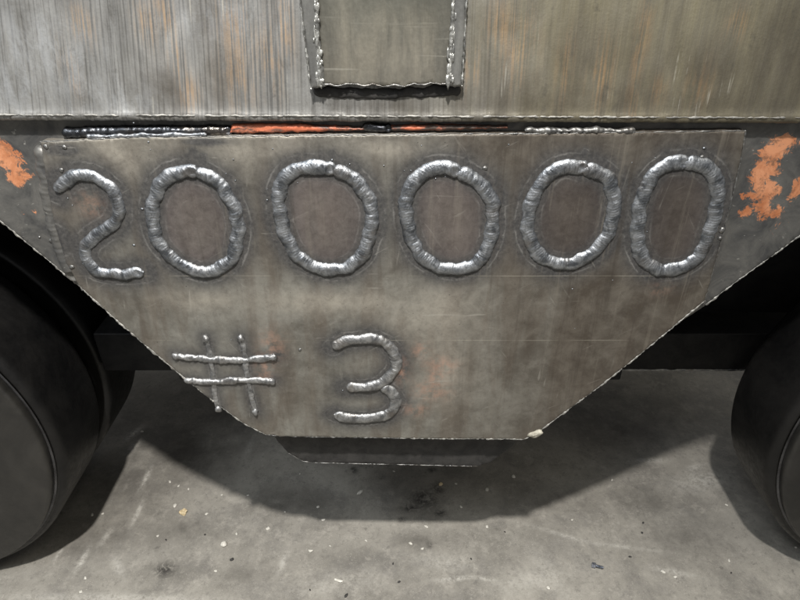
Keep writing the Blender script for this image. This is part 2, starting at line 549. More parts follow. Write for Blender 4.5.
def mat_simple(name, c0, c1, scale, rough, metal=0.0, bump=0.2, stretch=(1, 1, 1), spec=0.5, dist=0.001):
    t = NT(name)
    a = t.noise(scale, 6, 0.65, stretch, 0.5)
    f = t.noise(scale * 9, 4, 0.7)
    col = t.mix(t.ramp(a, [(0.36, 0), (0.64, 1)]), c0, c1)
    nr = t.bump(t.math('ADD', a, t.math('MULTIPLY', f, 0.4)), bump, dist)
    return t.out(col, t.ramp(f, [(0.3, max(0.05, rough - 0.1)), (0.7, min(1.0, rough + 0.1))]), metal, nr, spec)

def mat_paint_strip():
    t = NT('worn_orange_paint')
    a = t.noise(60, 6, 0.7, (0.35, 1, 1), 1.0)
    f = t.noise(300, 4, 0.7)
    col = t.mix(t.ramp(a, [(0.35, 0), (0.65, 1)]), (0.40, 0.095, 0.045), (0.58, 0.19, 0.10))
    w = t.ramp(t.noise(45, 6, 0.72, (0.5, 1, 1.6), 1.0, (3, 1, 2)), [(0.44, 0.0), (0.55, 1.0)])
    col = t.mix(w, col, (0.075, 0.055, 0.045))
    return t.out(col, 0.5, 0.0, t.bump(f, 0.3, 0.0006))

def mat_floor():
    t = NT('worn_concrete')
    big = t.noise(4.2, 6, 0.62, dist=0.2, off=(1.2, 4.4, 0))
    mid = t.noise(24, 8, 0.72, dist=0.15)
    fine = t.noise(150, 5, 0.75)
    grit = t.noise(620, 3, 0.7)
    col = t.mix(t.ramp(big, [(0.34, 0), (0.66, 1)]), (0.142, 0.133, 0.116), (0.265, 0.249, 0.217))
    col = t.mix(t.math('MULTIPLY', t.ramp(mid, [(0.40, 0.0), (0.66, 1.0)]), 0.5), col, (0.335, 0.316, 0.276))
    col = t.mix(t.math('MULTIPLY', t.ramp(t.noise(13, 8, 0.74, dist=0.25, off=(8, 3, 0)), [(0.48, 0), (0.64, 1)]), 0.62), col, (0.120, 0.113, 0.103))
    col = t.mix(t.math('MULTIPLY', t.ramp(fine, [(0.34, 1.0), (0.47, 0.0)]), 0.5), col, (0.115, 0.107, 0.094))
    col = t.mix(t.ramp(grit, [(0.60, 0.0), (0.72, 0.7)]), col, (0.44, 0.42, 0.37))
    blot = t.ramp(t.noise(52, 8, 0.75, dist=0.2, off=(3, 9, 0)), [(0.54, 0.0), (0.66, 1.0)])
    col = t.mix(t.math('MULTIPLY', blot, 0.36), col, (0.40, 0.375, 0.33))
    pit = t.ramp(t.noise(85, 4, 0.6, off=(6, 2, 0)), [(0.66, 0.0), (0.72, 1.0)])
    col = t.mix(t.math('MULTIPLY', pit, 0.45), col, (0.085, 0.080, 0.072))
    gr = t.math('MULTIPLY', t.attr('dark_blotch'), t.ramp(t.noise(26, 7, 0.72, dist=0.25, off=(1, 5, 0)), [(0.34, 0.25), (0.62, 1.0)]))
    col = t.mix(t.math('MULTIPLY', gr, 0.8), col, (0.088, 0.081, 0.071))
    oil = t.math('MULTIPLY', t.attr('oil'), t.ramp(t.noise(70, 6, 0.72, dist=1.6), [(0.36, 0.0), (0.54, 1.0)]))
    col = t.mix(t.math('MULTIPLY', oil, 0.93), col, (0.018, 0.016, 0.015))
    sc = t.math('MULTIPLY', t.attr('scuff'), t.ramp(t.noise(160, 5, 0.75), [(0.36, 0.0), (0.56, 1.0)]))
    col = t.mix(t.math('MULTIPLY', sc, 0.75), col, (0.56, 0.54, 0.49))
    rough = t.ramp(mid, [(0.3, 0.50), (0.7, 0.78)])
    nr = t.bump(t.math('ADD', t.math('MULTIPLY', mid, 0.6), t.math('ADD', t.math('MULTIPLY', fine, 0.35), t.math('MULTIPLY', grit, 0.12))), 0.35, 0.0022)
    return t.out(col, rough, 0.0, nr, 0.4)

M_PLATE = mat_plate()
M_WING = mat_wing()
M_BEAM = mat_beam()
M_FLOOR = mat_floor()
M_WELD = mat_weld('bright_weld_metal', (0.130, 0.140, 0.154), (0.40, 0.415, 0.435), 0.30, 0.54, 0.85)
M_WELD_PALE = mat_weld('pale_fresh_weld', (0.16, 0.162, 0.166), (0.43, 0.43, 0.425), 0.32, 0.58, 0.82)
M_SPARK = mat_weld('silvery_cover_weld', (0.22, 0.22, 0.21), (0.58, 0.58, 0.55), 0.32, 0.55, 0.8)
M_WELD_DARK = mat_weld('smoked_weld_metal', (0.035, 0.037, 0.042), (0.10, 0.105, 0.115), 0.14, 0.34)
M_WELD_GREY = mat_weld('dull_weld_metal', (0.14, 0.14, 0.14), (0.32, 0.315, 0.30), 0.34, 0.55)
M_CUT = mat_weld('cut_edge_steel', (0.15, 0.147, 0.138), (0.42, 0.41, 0.38), 0.4, 0.65, 0.5)
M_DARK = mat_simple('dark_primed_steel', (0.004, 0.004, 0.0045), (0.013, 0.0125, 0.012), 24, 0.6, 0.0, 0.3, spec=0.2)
M_REAR = mat_simple('blackened_plate', (0.024, 0.0235, 0.023), (0.046, 0.044, 0.042), 60, 0.6, 0.1, 0.3, spec=0.3)
M_RUBBER = mat_simple('black_rubber', (0.004, 0.004, 0.0042), (0.011, 0.0105, 0.010), 14, 0.42, 0.0, 0.2, spec=0.28)
M_HUB = mat_simple('dusty_black_wheel_face', (0.012, 0.0115, 0.0105), (0.032, 0.030, 0.0265), 9, 0.45, 0.0, 0.2)
M_RIM = mat_simple('polished_dark_rim', (0.05, 0.05, 0.053), (0.13, 0.13, 0.138), 20, 0.28, 0.85, 0.1)
M_STRIP = mat_paint_strip()
def mat_panel():
    t = NT('brushed_cover_steel')
    mid = t.noise(42, 7, 0.7, (1, 1, 0.4), 0.4)
    vert = t.noise(75, 6, 0.7, (1, 1, 0.14), 0.3)
    fine = t.noise(320, 4, 0.7)
    col = t.mix(t.ramp(mid, [(0.35, 0), (0.65, 1)]), (0.085, 0.082, 0.072), (0.155, 0.150, 0.131))
    br = t.math('MULTIPLY', t.attr('brushed'), t.ramp(vert, [(0.34, 0.15), (0.60, 1.0)]))
    col = t.mix(t.math('MULTIPLY', br, 0.75), col, (0.320, 0.292, 0.235))
    col = t.mix(t.math('MULTIPLY', t.attr('olive'), 0.35), col, (0.14, 0.145, 0.115))
    lines = t.noise(210, 2, 0.5, (0.04, 1, 1), 0.0, (3, 3, 3))
    col = t.mix(t.math('MULTIPLY', t.ramp(lines, [(0.64, 0.0), (0.70, 1.0)]), 0.3), col, (0.5, 0.48, 0.42))
    return t.out(col, t.ramp(fine, [(0.3, 0.34), (0.7, 0.56)]), 0.5, t.bump(t.math('ADD', mid, t.math('MULTIPLY', fine, 0.4)), 0.25, 0.001))
M_PANEL = mat_panel()
M_FLANGE = mat_simple('grey_flange_steel', (0.150, 0.150, 0.145), (0.260, 0.258, 0.240), 40, 0.42, 0.55, 0.3, (1, 1, 0.3))
M_CHIP = mat_simple('pale_chip', (0.40, 0.38, 0.33), (0.68, 0.66, 0.60), 400, 0.7, 0.0, 0.4)
M_TAN = mat_simple('tan_stone_chip', (0.44, 0.34, 0.19), (0.66, 0.55, 0.36), 300, 0.75, 0.0, 0.5)
M_SLAG = mat_simple('grey_slag', (0.22, 0.205, 0.165), (0.42, 0.40, 0.33), 250, 0.75, 0.0, 0.5)
M_BLACKBIT = mat_simple('black_crumb', (0.018, 0.017, 0.016), (0.04, 0.038, 0.035), 400, 0.7, 0.0, 0.4)
M_SCREW = mat_simple('dark_screw_steel', (0.22, 0.24, 0.28), (0.55, 0.57, 0.62), 300, 0.26, 0.85, 0.2)

def gauss(q, cx, cz, sx, sz, rot=0.0):
    dx, dz = q[:, 0] - cx, q[:, 1] - cz
    c, s = math.cos(rot), math.sin(rot)
    return np.exp(-(((dx * c + dz * s) / sx) ** 2 + ((-dx * s + dz * c) / sz) ** 2))

def blobs(q, lst, y=0.0):
    v = np.zeros(len(q))
    for (px, py, rx, rz) in lst:
        cx, cz = wall_pt(px, py, y)
        v = np.maximum(v, gauss(q, cx, cz, rx, rz))
    return v

# ------------------------------------------------------------------ floor
gx = np.r_[-6000, -3000, -1500, np.arange(-760, 761, 3.0), 1500, 3000, 6000]
gy = np.r_[-5000, -2500, -1000, -400, np.arange(-110, 520, 3.0), 800, 1500, 3000, 6000]
fx, fy = np.meshgrid(gx, gy)
q = np.c_[fx.ravel(), fy.ravel()]
fz = np.full(len(q), FLOOR)
oil = np.zeros(len(q))
for (px, py, rx, ry) in [(424, 499, 26, 20), (438, 489, 11, 13), (410, 508, 18, 9), (353, 470, 9, 9), (432, 470, 8, 6), (440, 513, 10, 7), (430, 545, 4, 5), (402, 520, 6, 5), (165, 570, 18, 14), (330, 455, 30, 10)]:
    cx, cy = floor_pt(px, py)
    oil = np.maximum(oil, gauss(q, cx, cy, rx, ry))
dark_blotch = np.zeros(len(q))  # broad darker blotches in the floor colour
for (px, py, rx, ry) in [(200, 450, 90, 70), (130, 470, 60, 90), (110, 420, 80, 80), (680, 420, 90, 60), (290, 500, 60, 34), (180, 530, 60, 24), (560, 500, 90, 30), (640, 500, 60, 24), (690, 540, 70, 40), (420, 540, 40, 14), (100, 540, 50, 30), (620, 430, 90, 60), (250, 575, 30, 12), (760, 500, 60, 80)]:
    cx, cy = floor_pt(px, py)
    dark_blotch = np.maximum(dark_blotch, gauss(q, cx, cy, rx, ry))
scuff = np.zeros(len(q))
for (a, b, wd, st) in [((141, 488), (150, 470), 4, 1), ((133, 522), (142, 503), 4, .9), ((78, 568), (87, 552), 4, 1), ((55, 560), (62, 549), 3, .7),
                       ((100, 545), (112, 528), 5, .5), ((128, 438), (140, 428), 7, .9), ((130, 450), (138, 442), 8, .6), ((535, 527), (590, 543), 3, .55),
                       ((590, 543), (660, 551), 3, .45), ((440, 580), (472, 577), 3.5, .9), ((472, 577), (500, 581), 3, .6), ((638, 461), (662, 460), 6, .7),
                       ((685, 484), (715, 478), 20, .55), ((690, 470), (700, 466), 8, .6), ((246, 456), (252, 440), 5, .45), ((655, 568), (690, 575), 4, .6),
                       ((20, 597), (210, 600), 7, .55), ((540, 560), (560, 590), 16, .35), ((300, 590), (380, 575), 18, .3), ((115, 560), (122, 575), 6, .5),
                       ((286, 555), (280, 570), 5, .6), ((420, 560), (470, 566), 14, .35), ((505, 585), (560, 575), 16, .35)]:
    ax, ay = floor_pt(*a)
    bx, by = floor_pt(*b)
    L = math.hypot(bx - ax, by - ay)
    scuff = np.maximum(scuff, st * gauss(q, (ax + bx) / 2, (ay + by) / 2, L / 2 + wd, wd, math.atan2(by - ay, bx - ax)))
nx_, ny_ = len(gx), len(gy)
ff = [(j * nx_ + i, j * nx_ + i + 1, (j + 1) * nx_ + i + 1, (j + 1) * nx_ + i) for j in range(ny_ - 1) for i in range(nx_ - 1)]
floor = mesh_obj('floor', np.c_[q, fz], ff, M_FLOOR, attrs={'oil': oil, 'scuff': scuff, 'dark_blotch': dark_blotch})
tag(floor, 'worn grey concrete workshop floor with oil marks and scuffs', 'floor', kind='structure')

# ------------------------------------------------------------------ the dolly
dolly = bpy.data.objects.new('heavy_load_dolly', None)
dolly.location = (0, 0.1, FLOOR * MM)
COL.objects.link(dolly)
tag(dolly, 'heavy steel load dolly with welded numerals 200000 #3 on its tapered side plate', 'dolly')

def child(o, parent):
    """parent without moving: the parts are modelled in world millimetres"""
    o.parent = parent
    if parent is dolly:
        o.matrix_parent_inverse.translation = -dolly.location
    return o

# --- weld lettering, as centrelines in the picture put onto the plate's plane
Z1 = [(195, 171.5), (214, 179), (228, 196), (237, 216), (237.5, 239), (231, 259), (214, 270.5), (197, 271), (176.6, 261), (159.5, 243.6), (153, 222), (153.6, 202), (162, 183), (176.6, 172.6), (199, 170.5)]
Z2 = [(332.7, 169), (351, 177), (366, 194), (372, 214), (369, 238), (361, 256.6), (341, 269), (317.5, 267.7), (297, 255), (285.4, 234.6), (279.7, 211), (280.4, 187), (292, 172), (310.7, 167), (337, 170)]
Z3 = [(457.6, 170.5), (476, 180.6), (490.3, 197.5), (492.5, 217.7), (490.3, 239.7), (479.5, 260), (459, 269), (439, 266.7), (420.4, 255), (410.3, 234.6), (406, 211), (408.6, 190.7), (420.4, 175.6), (437, 167.5), (462, 171)]
Z4 = [(582.5, 169), (602.4, 174), (613, 192.5), (613, 218), (604, 239.6), (588, 256), (564.4, 264), (542.6, 257.7), (530, 239.6), (528, 218), (535.4, 192.5), (550, 174), (566, 166.5), (588, 169)]
Z5 = [(684, 161.7), (705.7, 167), (716.6, 183.4), (716.6, 207), (709.4, 232), (698.5, 256), (676.8, 268.6), (651.4, 266.8), (638.7, 248.7), (638, 225), (642, 198), (653, 176), (667.7, 164.5), (690, 162)]
TWO = [(57, 192), (64.5, 182), (76, 176), (87.5, 175), (100, 179.5), (112, 190), (117.7, 202), (118.5, 215), (112, 225), (99, 233.5), (89, 242), (85, 252), (88.5, 262), (95.5, 270.5), (106, 273), (122, 274), (144, 272)]
THREE_A = [(333, 347.5), (344.8, 341), (359.5, 339.3), (374, 338.5), (387, 344), (395, 355), (395.8, 367), (389, 376), (380.6, 383.5), (365, 387), (346.6, 387.3)]
THREE_B = [(381, 386.5), (390, 391), (396, 400), (394, 408), (387, 414.5), (374, 417.6), (361, 418.5), (346.7, 417.6), (334, 414.5)]
HASH = [[(206, 337.5), (209, 350), (212.5, 371.7), (215, 395), (218.5, 409)],
        [(241, 337.5), (245, 355), (246.7, 371.7), (251.7, 396.7), (256, 412)],
        [(175, 356), (210, 359), (243, 360), (276, 356.5)],
        [(184, 380), (213, 381.7), (240, 380), (274, 381)]]
welds = []                                    # name, path(mm), half width, height, kind
for nm, pth, w, h in [('numeral_two', TWO, 6.6, 5.2), ('numeral_zero', Z1, 7.4, 5.6), ('numeral_zero', Z2, 7.6, 5.6), ('numeral_zero', Z3, 7.6, 5.6),
                      ('numeral_zero', Z4, 7.6, 5.2), ('numeral_zero', Z5, 7.8, 5.2)]:
    welds.append((nm, spline(W(pth)), w, h))
three_a, three_b = spline(W(THREE_A)), spline(W(THREE_B))
hashes = [spline(W(s)) for s in HASH]
allw = np.concatenate([w[1] for w in welds])
small = np.concatenate([three_a, three_b])
hsh = np.concatenate(hashes)

def near(qv, pts, r):
    out = np.empty(len(qv))
    pts = pts[::3]
    for i in range(0, len(qv), 4000):
        d = qv[i:i + 4000, None, :] - pts[None]
        out[i:i + 4000] = np.sqrt((d ** 2).sum(2).min(1)) - r
    return out

def inside_poly(qv, poly):
    ins = np.zeros(len(qv), bool)
    for (ax, az), (bx, bz) in zip(poly, np.roll(poly, -1, 0)):
        c = ((az > qv[:, 1]) != (bz > qv[:, 1]))
        xx = (bx - ax) * (qv[:, 1] - az) / (bz - az + 1e-12) + ax
        ins ^= c & (qv[:, 0] < xx)
    return ins

def plate_attr(qv):
    d = np.minimum(near(qv, allw, 7.5), np.minimum(near(qv, small, 6.0) , near(qv, hsh, 3.4) + 4))
    soot = blobs(qv, [(193, 152, 7, 8), (188, 157, 9, 6), (203, 156, 8, 6), (333, 156, 6, 12), (585, 154, 8, 12), (580, 160, 12, 6), (704, 152, 6, 14), (205, 142, 34, 6), (62, 150, 30, 10), (60, 240, 24, 40)])
    d = np.minimum(d, 40 * (1 - soot) - 2)
    ins = np.zeros(len(qv))
    for w in welds[1:]:
        k = inside_poly(qv, w[1][::4])
        ins[k] = np.clip(near(qv[k], w[1], 7.5) / 7, 0, 1)
    rust = blobs(qv, [(441, 366, 16, 12), (432, 390, 18, 14), (436, 378, 10, 22), (420, 350, 8, 10), (272, 345, 12, 18), (264, 368, 9, 16), (402, 372, 6, 16),
                      (415, 410, 12, 8), (90, 205, 10, 10), (660, 290, 10, 8)])
    rust *= np.where(qv[:, 0] > 200, 0.5, 1.0)
    x = qv[:, 0]
    brown = np.clip((x - 20) / 220, 0, 1.0) + 0.55 * blobs(qv, [(505, 150, 40, 14), (255, 230, 30, 40), (590, 330, 30, 70), (640, 300, 60, 40), (140, 300, 40, 24), (300, 400, 30, 30), (575, 320, 7, 60), (592, 315, 5, 50), (556, 350, 5, 44), (608, 300, 9, 40), (470, 370, 6, 40), (530, 330, 7, 50), (545, 150, 22, 16), (640, 145, 40, 12)])
    fresh = np.clip(blobs(qv, [(435, 320, 50, 34), (450, 370, 30, 50), (120, 152, 60, 18), (260, 150, 60, 16), (132, 165, 14, 30), (390, 150, 50, 10), (330, 302, 90, 14), (200, 300, 40, 12), (440, 310, 40, 30)]), 0, 1)
    brown = brown + 0.42 * np.clip((qv[:, 1] - 20) / 16, 0, 1) * (1 - 0.75 * fresh) * np.clip((x + 330) / 160, 0, 1)
    return {'fresh': fresh, 'weld_distance': np.clip(d / 40, 0, 1), 'inside': ins, 'rust': rust, 'brown': np.clip(brown, 0, 1)}

PLATE_PX = [(40, 142), (120, 138), (300, 135.5), (520, 134), (746, 131), (741, 160), (733, 195), (724, 232), (714, 268), (705, 301), (676, 325), (636, 358), (598, 388),
            (560, 416), (536, 434), (524, 439.5), (400, 438.5), (280, 436.5), (266, 435), (244, 424), (205, 395), (172, 368), (140, 341), (108, 313), (78, 285), (66, 262), (54, 225), (46, 180)]
plate = sheet('side_plate', W(PLATE_PX), 0.0, 10.0, M_PLATE, None, 2.6, 0.55, plate_attr,
              relief=lambda v: np.array([0.35 * nz(a * 0.012, b * 0.012) for a, b in v]))
child(plate, dolly)
plate['label'] = 'tapered front plate with weld bead lettering'
for nm, pth, w, h in welds:
    o = bead(nm, pth, w * 0.9, h * 0.8, M_WELD, None, lam=2.5, amp=0.55, vary=0.12, wander=0.8, shape=1.15, segs=17)
    child(o, plate)
o = merged('numeral_three', [bead('', three_a, 6.3, 4.6, None, None, lam=2.5, amp=0.5, vary=0.14, shape=1.05, raw=True),
                             bead('', three_b, 6.6, 4.2, None, None, lam=2.5, amp=0.5, vary=0.14, shape=1.05, raw=True)], M_WELD_PALE)
child(o, plate)
strokes = [bead('', pth, w, h, None, None, lam=2.2, amp=0.4, vary=0.34, crater=False, segs=9, wander=0.9, raw=True)
           for pth, w, h in zip(hashes, (3.0, 3.0, 4.0, 4.0), (2.0, 2.0, 3.6, 3.6))]
for (px, py) in [(206, 338), (241, 338), (218.5, 408.5), (255.5, 411.5), (176, 356), (274, 356.5), (272, 381)]:
    x, z = wall_pt(px, py)
    strokes.append(lump('', (x, -1.0, z), (3.6, 2.8, 4.2), None, None, px, 2, 0.35, raw=True))
child(merged('hash_sign', strokes, M_WELD_PALE), plate)

# bright dross along the flame-cut sloping edges
def edge_path(px, y=0.0, step=1.4):
    return polyline(W(px, y), step)
child(burr('cut_edge', edge_path(PLATE_PX[9:17]), 1.15, M_CUT, None, 0.6), plate)
child(burr('cut_edge', edge_path(PLATE_PX[18:25]), 1.15, M_CUT, None, 0.6), plate)
child(burr('cut_edge', edge_path(PLATE_PX[16:19]), 0.8, M_WELD_GREY, None, 0.8), plate)
child(burr('cut_edge', edge_path([(40, 142), (120, 138), (300, 135.5), (520, 134), (746, 131)]), 0.6, M_WELD_GREY, None, 0.6), plate)
x, z = wall_pt(535, 433.5)
o = lump('slag_crumb', (x, -0.5, z), (8.5, 3.2, 4.2), M_SLAG, None, 3, 3, 0.3)
o.rotation_euler = (0, math.radians(-32), 0)
child(o, plate)

# weld spatter balls on the plate
sp = [(46, 146.5, 2.4), (64.5, 147, 2.6), (61.5, 170, 3.0), (50, 176.5, 2.2), (51, 201, 2.4), (39.6, 237, 2.2), (51.6, 240.5, 3.2), (54.6, 246.5, 2.2), (72, 266.6, 3.2),
      (485, 168, 2.6), (300, 349.5, 2.2), (332, 160, 1.8), (704, 148, 1.8), (702, 157, 2.2), (134, 245, 2.0), (142, 209, 1.6), (722, 230, 3.6), (720, 238, 3.0)]
for i in range(46):
    b = random.choice([(60, 200), (66, 250), (150, 160), (260, 180), (390, 170), (510, 165), (625, 160), (250, 350), (330, 380), (440, 170), (640, 245), (90, 275), (560, 300), (470, 300)])
    sp.append((b[0] + random.gauss(0, 20), b[1] + random.gauss(0, 18), random.uniform(0.6, 1.3)))
for i, (px, py, r) in enumerate(sp):
    r *= 0.74
    yy = 0.0 if px > 43 + (py - 140) * 0.22 else 10.0
    x, z = wall_pt(px, py, yy)
    child(lump('weld_spatter', (x, yy - 0.1 * r, z), (r * random.uniform(.8, 1.25), r * 0.55, r * random.uniform(.8, 1.2)), M_WELD_GREY if r > 1.5 else M_WELD, None, i, 1 if r < 1.5 else 2, 0.35), plate)

# --- backing plate: the wings either side of the front plate
WING_PX = [(-190, 95), (990, 95), (960, 128), (870, 189), (800, 236), (760, 265), (735, 283), (706, 305), (640, 350), (545, 415), (510, 428), (285, 426), (245, 412), (170, 356), (83, 290),
           (50, 262), (0, 221), (-60, 172), (-120, 124)]
YW = 10.0
def wing_attr(qv):
    p = blobs(qv, [(6, 158, 16, 12), (18, 176, 14, 11), (2, 148, 10, 9), (772, 152, 15, 11), (765, 172, 14, 16), (764, 192, 16, 12), (784, 143, 15, 9), (762, 205, 11, 10), (797, 188, 9, 12),
                   (776, 213, 9, 7), (745, 212, 7, 7)], YW)
    small_ = 0.62 * blobs(qv, [(778, 226, 6, 8), (762, 218, 6, 6), (24, 213, 4, 4), (36, 212, 4, 5), (740, 198, 5, 6)], YW)
    return {'paint': np.maximum(p, small_)}
wing = sheet('backing_plate', W(WING_PX, YW), YW, 22.0, M_WING, None, 4.0, 0.7, wing_attr,
             relief=lambda v: np.array([0.5 * nz(a * 0.02, b * 0.02) for a, b in v]))
child(wing, dolly)
wing['label'] = 'dark wider plate behind with flakes of orange paint'
child(burr('cut_edge', edge_path(WING_PX[3:8], YW), 1.1, M_CUT, None, YW + 0.6), wing)
child(burr('cut_edge', edge_path(WING_PX[14:18], YW), 1.1, M_CUT, None, YW + 0.6), wing)
# fillet welds joining the plate ends to the wings
o = bead('fillet_weld', spline(W([(40, 146), (46, 180), (53, 222), (64, 258), (76, 282)], 5)), 8.5, 9.2, M_WING, None, y=9.8, lam=4, amp=0.0, vary=0.05, wander=0.7, shape=1.0)
child(o, wing)
child(burr('cut_edge', edge_path(PLATE_PX[4:10]), 0.8, M_WELD_GREY, None, 0.4), plate)

# --- lower rear plate peeping out under the front plate
REAR_Y = 22.0
REAR_PX = [(262, 415), (276, 440), (288, 453), (303, 461.5), (318, 463), (478, 466.5), (490, 463), (512, 447), (530, 424), (545, 400), (240, 395)]
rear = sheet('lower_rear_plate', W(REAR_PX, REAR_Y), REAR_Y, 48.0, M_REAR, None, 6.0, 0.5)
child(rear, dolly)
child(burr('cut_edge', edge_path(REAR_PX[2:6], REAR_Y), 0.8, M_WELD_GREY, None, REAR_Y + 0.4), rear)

# --- top beam
zb0 = wall_pt(0, 121)[1]
zb1 = wall_pt(800, 124)[1]
bx = np.arange(-660, 661, 2.2)
prof = [(120.0, 0.0), (60.0, 0.0), (30.0, -0.2), (9.0, -0.6), (4.5, -0.4)]     # face is subdivided below
zs = np.r_[np.arange(170, 12, -4.0), 10, 8, 6.2, 4.8, 3.6, 2.6, 1.8, 1.1, 0.5, 0.0]
verts, A = [], []
cols = len(zs) + 2
for x in bx:
    base = np.interp(x, [-340, 340], [zb0, zb1]) + 0.9 * nz(x * 0.06, 3) + 0.6 * nz(x * 0.3, 8)
    for z in zs:
        s = 0.28 * nz(x * 0.33, 0, z * 0.012) + 0.5 * nz(x * 0.05, 5, z * 0.02)
        lip = 0.0
        if z < 11:
            lip = -1.7 * math.exp(-((z - 5.5) / 3.2) ** 2) * (0.75 + 0.7 * nz(x * 0.05, 11)) + 0.5 * nz(x * 0.25, 2, z * 0.3)
            if z < 2.5:
                lip += (2.5 - z) ** 2 * 0.45
        verts.append((x, s + lip, base + z))
    verts.append((x, 60.0, base + 1.0))
    verts.append((x, 60.0, base + 170))
faces = []
for i in range(len(bx) - 1):
    for k in range(cols):
        a, b = i * cols + k, i * cols + (k + 1) % cols
        faces.append((a, b, b + cols, a + cols))
faces.append(tuple(range(cols))[::-1])
faces.append(tuple(range((len(bx) - 1) * cols, len(bx) * cols)))
va = np.array(verts)
qv = va[:, [0, 2]]
rust = blobs(qv, [(146, 25, 8, 16), (82, 25, 9, 14), (236, 30, 14, 26), (236, 75, 14, 24), (188, 92, 9, 14), (176, 60, 6, 20), (70, 70, 6, 18), (270, 60, 9, 26), (564, 72, 6, 26), (635, 100, 7, 18),
                  (640, 50, 6, 40), (658, 92, 6, 12), (700, 85, 10, 16), (520, 50, 12, 28), (500, 30, 10, 20), (737, 25, 8, 12), (600, 75, 10, 24), (165, 20, 8, 22), (285, 25, 6, 26), (470, 72, 9, 16)])
olive = np.clip((qv[:, 0] + 20) / 150, 0, 1)
pale = blobs(qv, [(15, 85, 40, 26), (85, 90, 30, 24), (130, 100, 30, 12), (40, 50, 50, 30), (215, 20, 40, 16)])
sooty = blobs(qv, [(540, 100, 90, 26), (640, 102, 90, 28), (740, 105, 90, 26), (480, 100, 40, 20), (700, 70, 60, 26), (790, 60, 50, 60), (585, 60, 30, 30), (390, 108, 60, 10), (215, 60, 16, 50), (165, 90, 20, 24)])
ridged = np.clip(blobs(qv, [(130, 70, 40, 80), (190, 60, 50, 90), (250, 60, 50, 90), (290, 60, 30, 90), (390, 105, 90, 16), (500, 85, 50, 40), (560, 90, 50, 34), (620, 105, 40, 26)]), 0.12, 1)
hgt = (qv[:, 1] - 178.0)
lean = np.where(qv[:, 0] < 0, -0.17 * np.clip(-qv[:, 0] / 260, 0, 1.4), 0.03)
drag = (qv[:, 0] - lean * hgt * -1.0) * MM
beam = mesh_obj('top_beam', verts, faces, M_BEAM, None, True, {'rust': rust, 'olive': olive, 'pale': pale, 'drag': drag, 'ridged': ridged, 'sooty': sooty})
child(beam, dolly)
child(burr('cut_edge', polyline([(-600, np.interp(-600, [-340, 340], [zb0, zb1]) + 5.5), (-340, zb0 + 5.5), (340, zb1 + 5.5), (600, zb1 + 5.5)], 1.6), 0.9, M_CUT, None, -1.2), beam)
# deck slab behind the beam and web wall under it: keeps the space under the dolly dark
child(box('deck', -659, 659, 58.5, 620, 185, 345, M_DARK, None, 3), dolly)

# --- welded cover on the beam
YC = -7.0
def panel_attr(qv):
    c = blobs(qv, [(352, 58, 20, 34), (385, 55, 34, 34), (420, 52, 26, 32), (345, 30, 14, 30), (400, 25, 40, 16)], YC)
    return {'brushed': np.clip(c, 0, 1), 'olive': blobs(qv, [(390, -10, 80, 40)], YC)}
bot = [(318.5, 86), (329, 84), (338, 86.5), (347, 83.5), (356, 84), (364, 86.2), (372, 84), (383, 86.5), (396, 85), (405, 86.8), (414, 83.5), (424, 85), (431, 82.5), (440, 84.5), (449, 83.5)]
cov = [(313, -70), (320, 40)] + bot + [(452, 40), (456, -70)]
cover = sheet('cover_panel', W(cov, YC), YC, 2.0, M_PANEL, None, 2.6, 0.9, panel_attr, relief=lambda v: np.array([0.5 * nz(a * 0.03, b * 0.03) for a, b in v]))
child(cover, beam)
for nm, pl in (('cover_flange', [(294, -70), (300, 0), (305.5, 45), (311, 89), (317, 88), (325, 87), (320, 40), (316, -70)]),
               ('cover_flange', [(471, -70), (466.5, 0), (464.5, 45), (462, 86), (455, 88), (447, 86), (450, 40), (454, -70)])):
    o = sheet(nm, W(pl, YC - 1.6), YC - 1.6, 2.0, M_FLANGE, None, 3.0, 0.6, round_edge=1.4)
    child(o, beam)
def broken_weld(line, heavy):
    """thin seam with irregular bright crusts clustered along it"""
    pth = spline(W(line, YC - 2), 1.2)
    parts = [bead('', pth, 1.5, 1.3, None, None, y=YC - 1.6, lam=5, amp=0.4, vary=0.5, wander=2.0, crater=False, segs=7, raw=True)]
    n = len(pth)
    for k in range(70):
        f = random.random()
        i = int((1 - f ** 1.5) * (n - 1)) if k % 2 else int(f * (n - 1))
        g = heavy if i > n * 0.74 else 1.0
        sx, sz = random.uniform(0.4, 1.1) * g, random.uniform(1.5, 5.0)
        parts.append(lump('', (pth[i][0] + random.gauss(0, 0.9 * g), YC - 1.6, pth[i][1] + random.gauss(0, 1)), (sx, random.uniform(0.4, 1.0), sz), None, None, k * 3 + heavy, 2, 0.4, raw=True))
    child(merged('cover_weld', parts, M_SPARK), beam)
broken_weld([(315, -60), (316.5, 10), (318, 50), (319.5, 84)], 1.5)
broken_weld([(456, -60), (453, 10), (451, 50), (450, 83)], 1.6)
child(burr('cut_edge', edge_path([(294, -70), (300, 0), (305.5, 45), (311, 89)], YC - 1), 0.9, M_SPARK, None, YC - 1.0), beam)
child(burr('cut_edge', edge_path([(471, -70), (466.5, 0), (464.5, 45), (462, 86)], YC - 1), 0.9, M_SPARK, None, YC - 1.0), beam)
child(burr('cut_edge', edge_path(bot, YC), 0.9, M_WELD_GREY, None, YC + 0.2), beam)
child(bead('cover_shade_bead', spline(W([(313, 92), (340, 92), (370, 94), (400, 93), (430, 91.5), (461, 90)], 0)), 4.4, 2.6, M_REAR, None, y=0, lam=7, amp=0.25, vary=0.25, wander=1.0, crater=False), beam)  # dark bead standing in for the shade under the cover

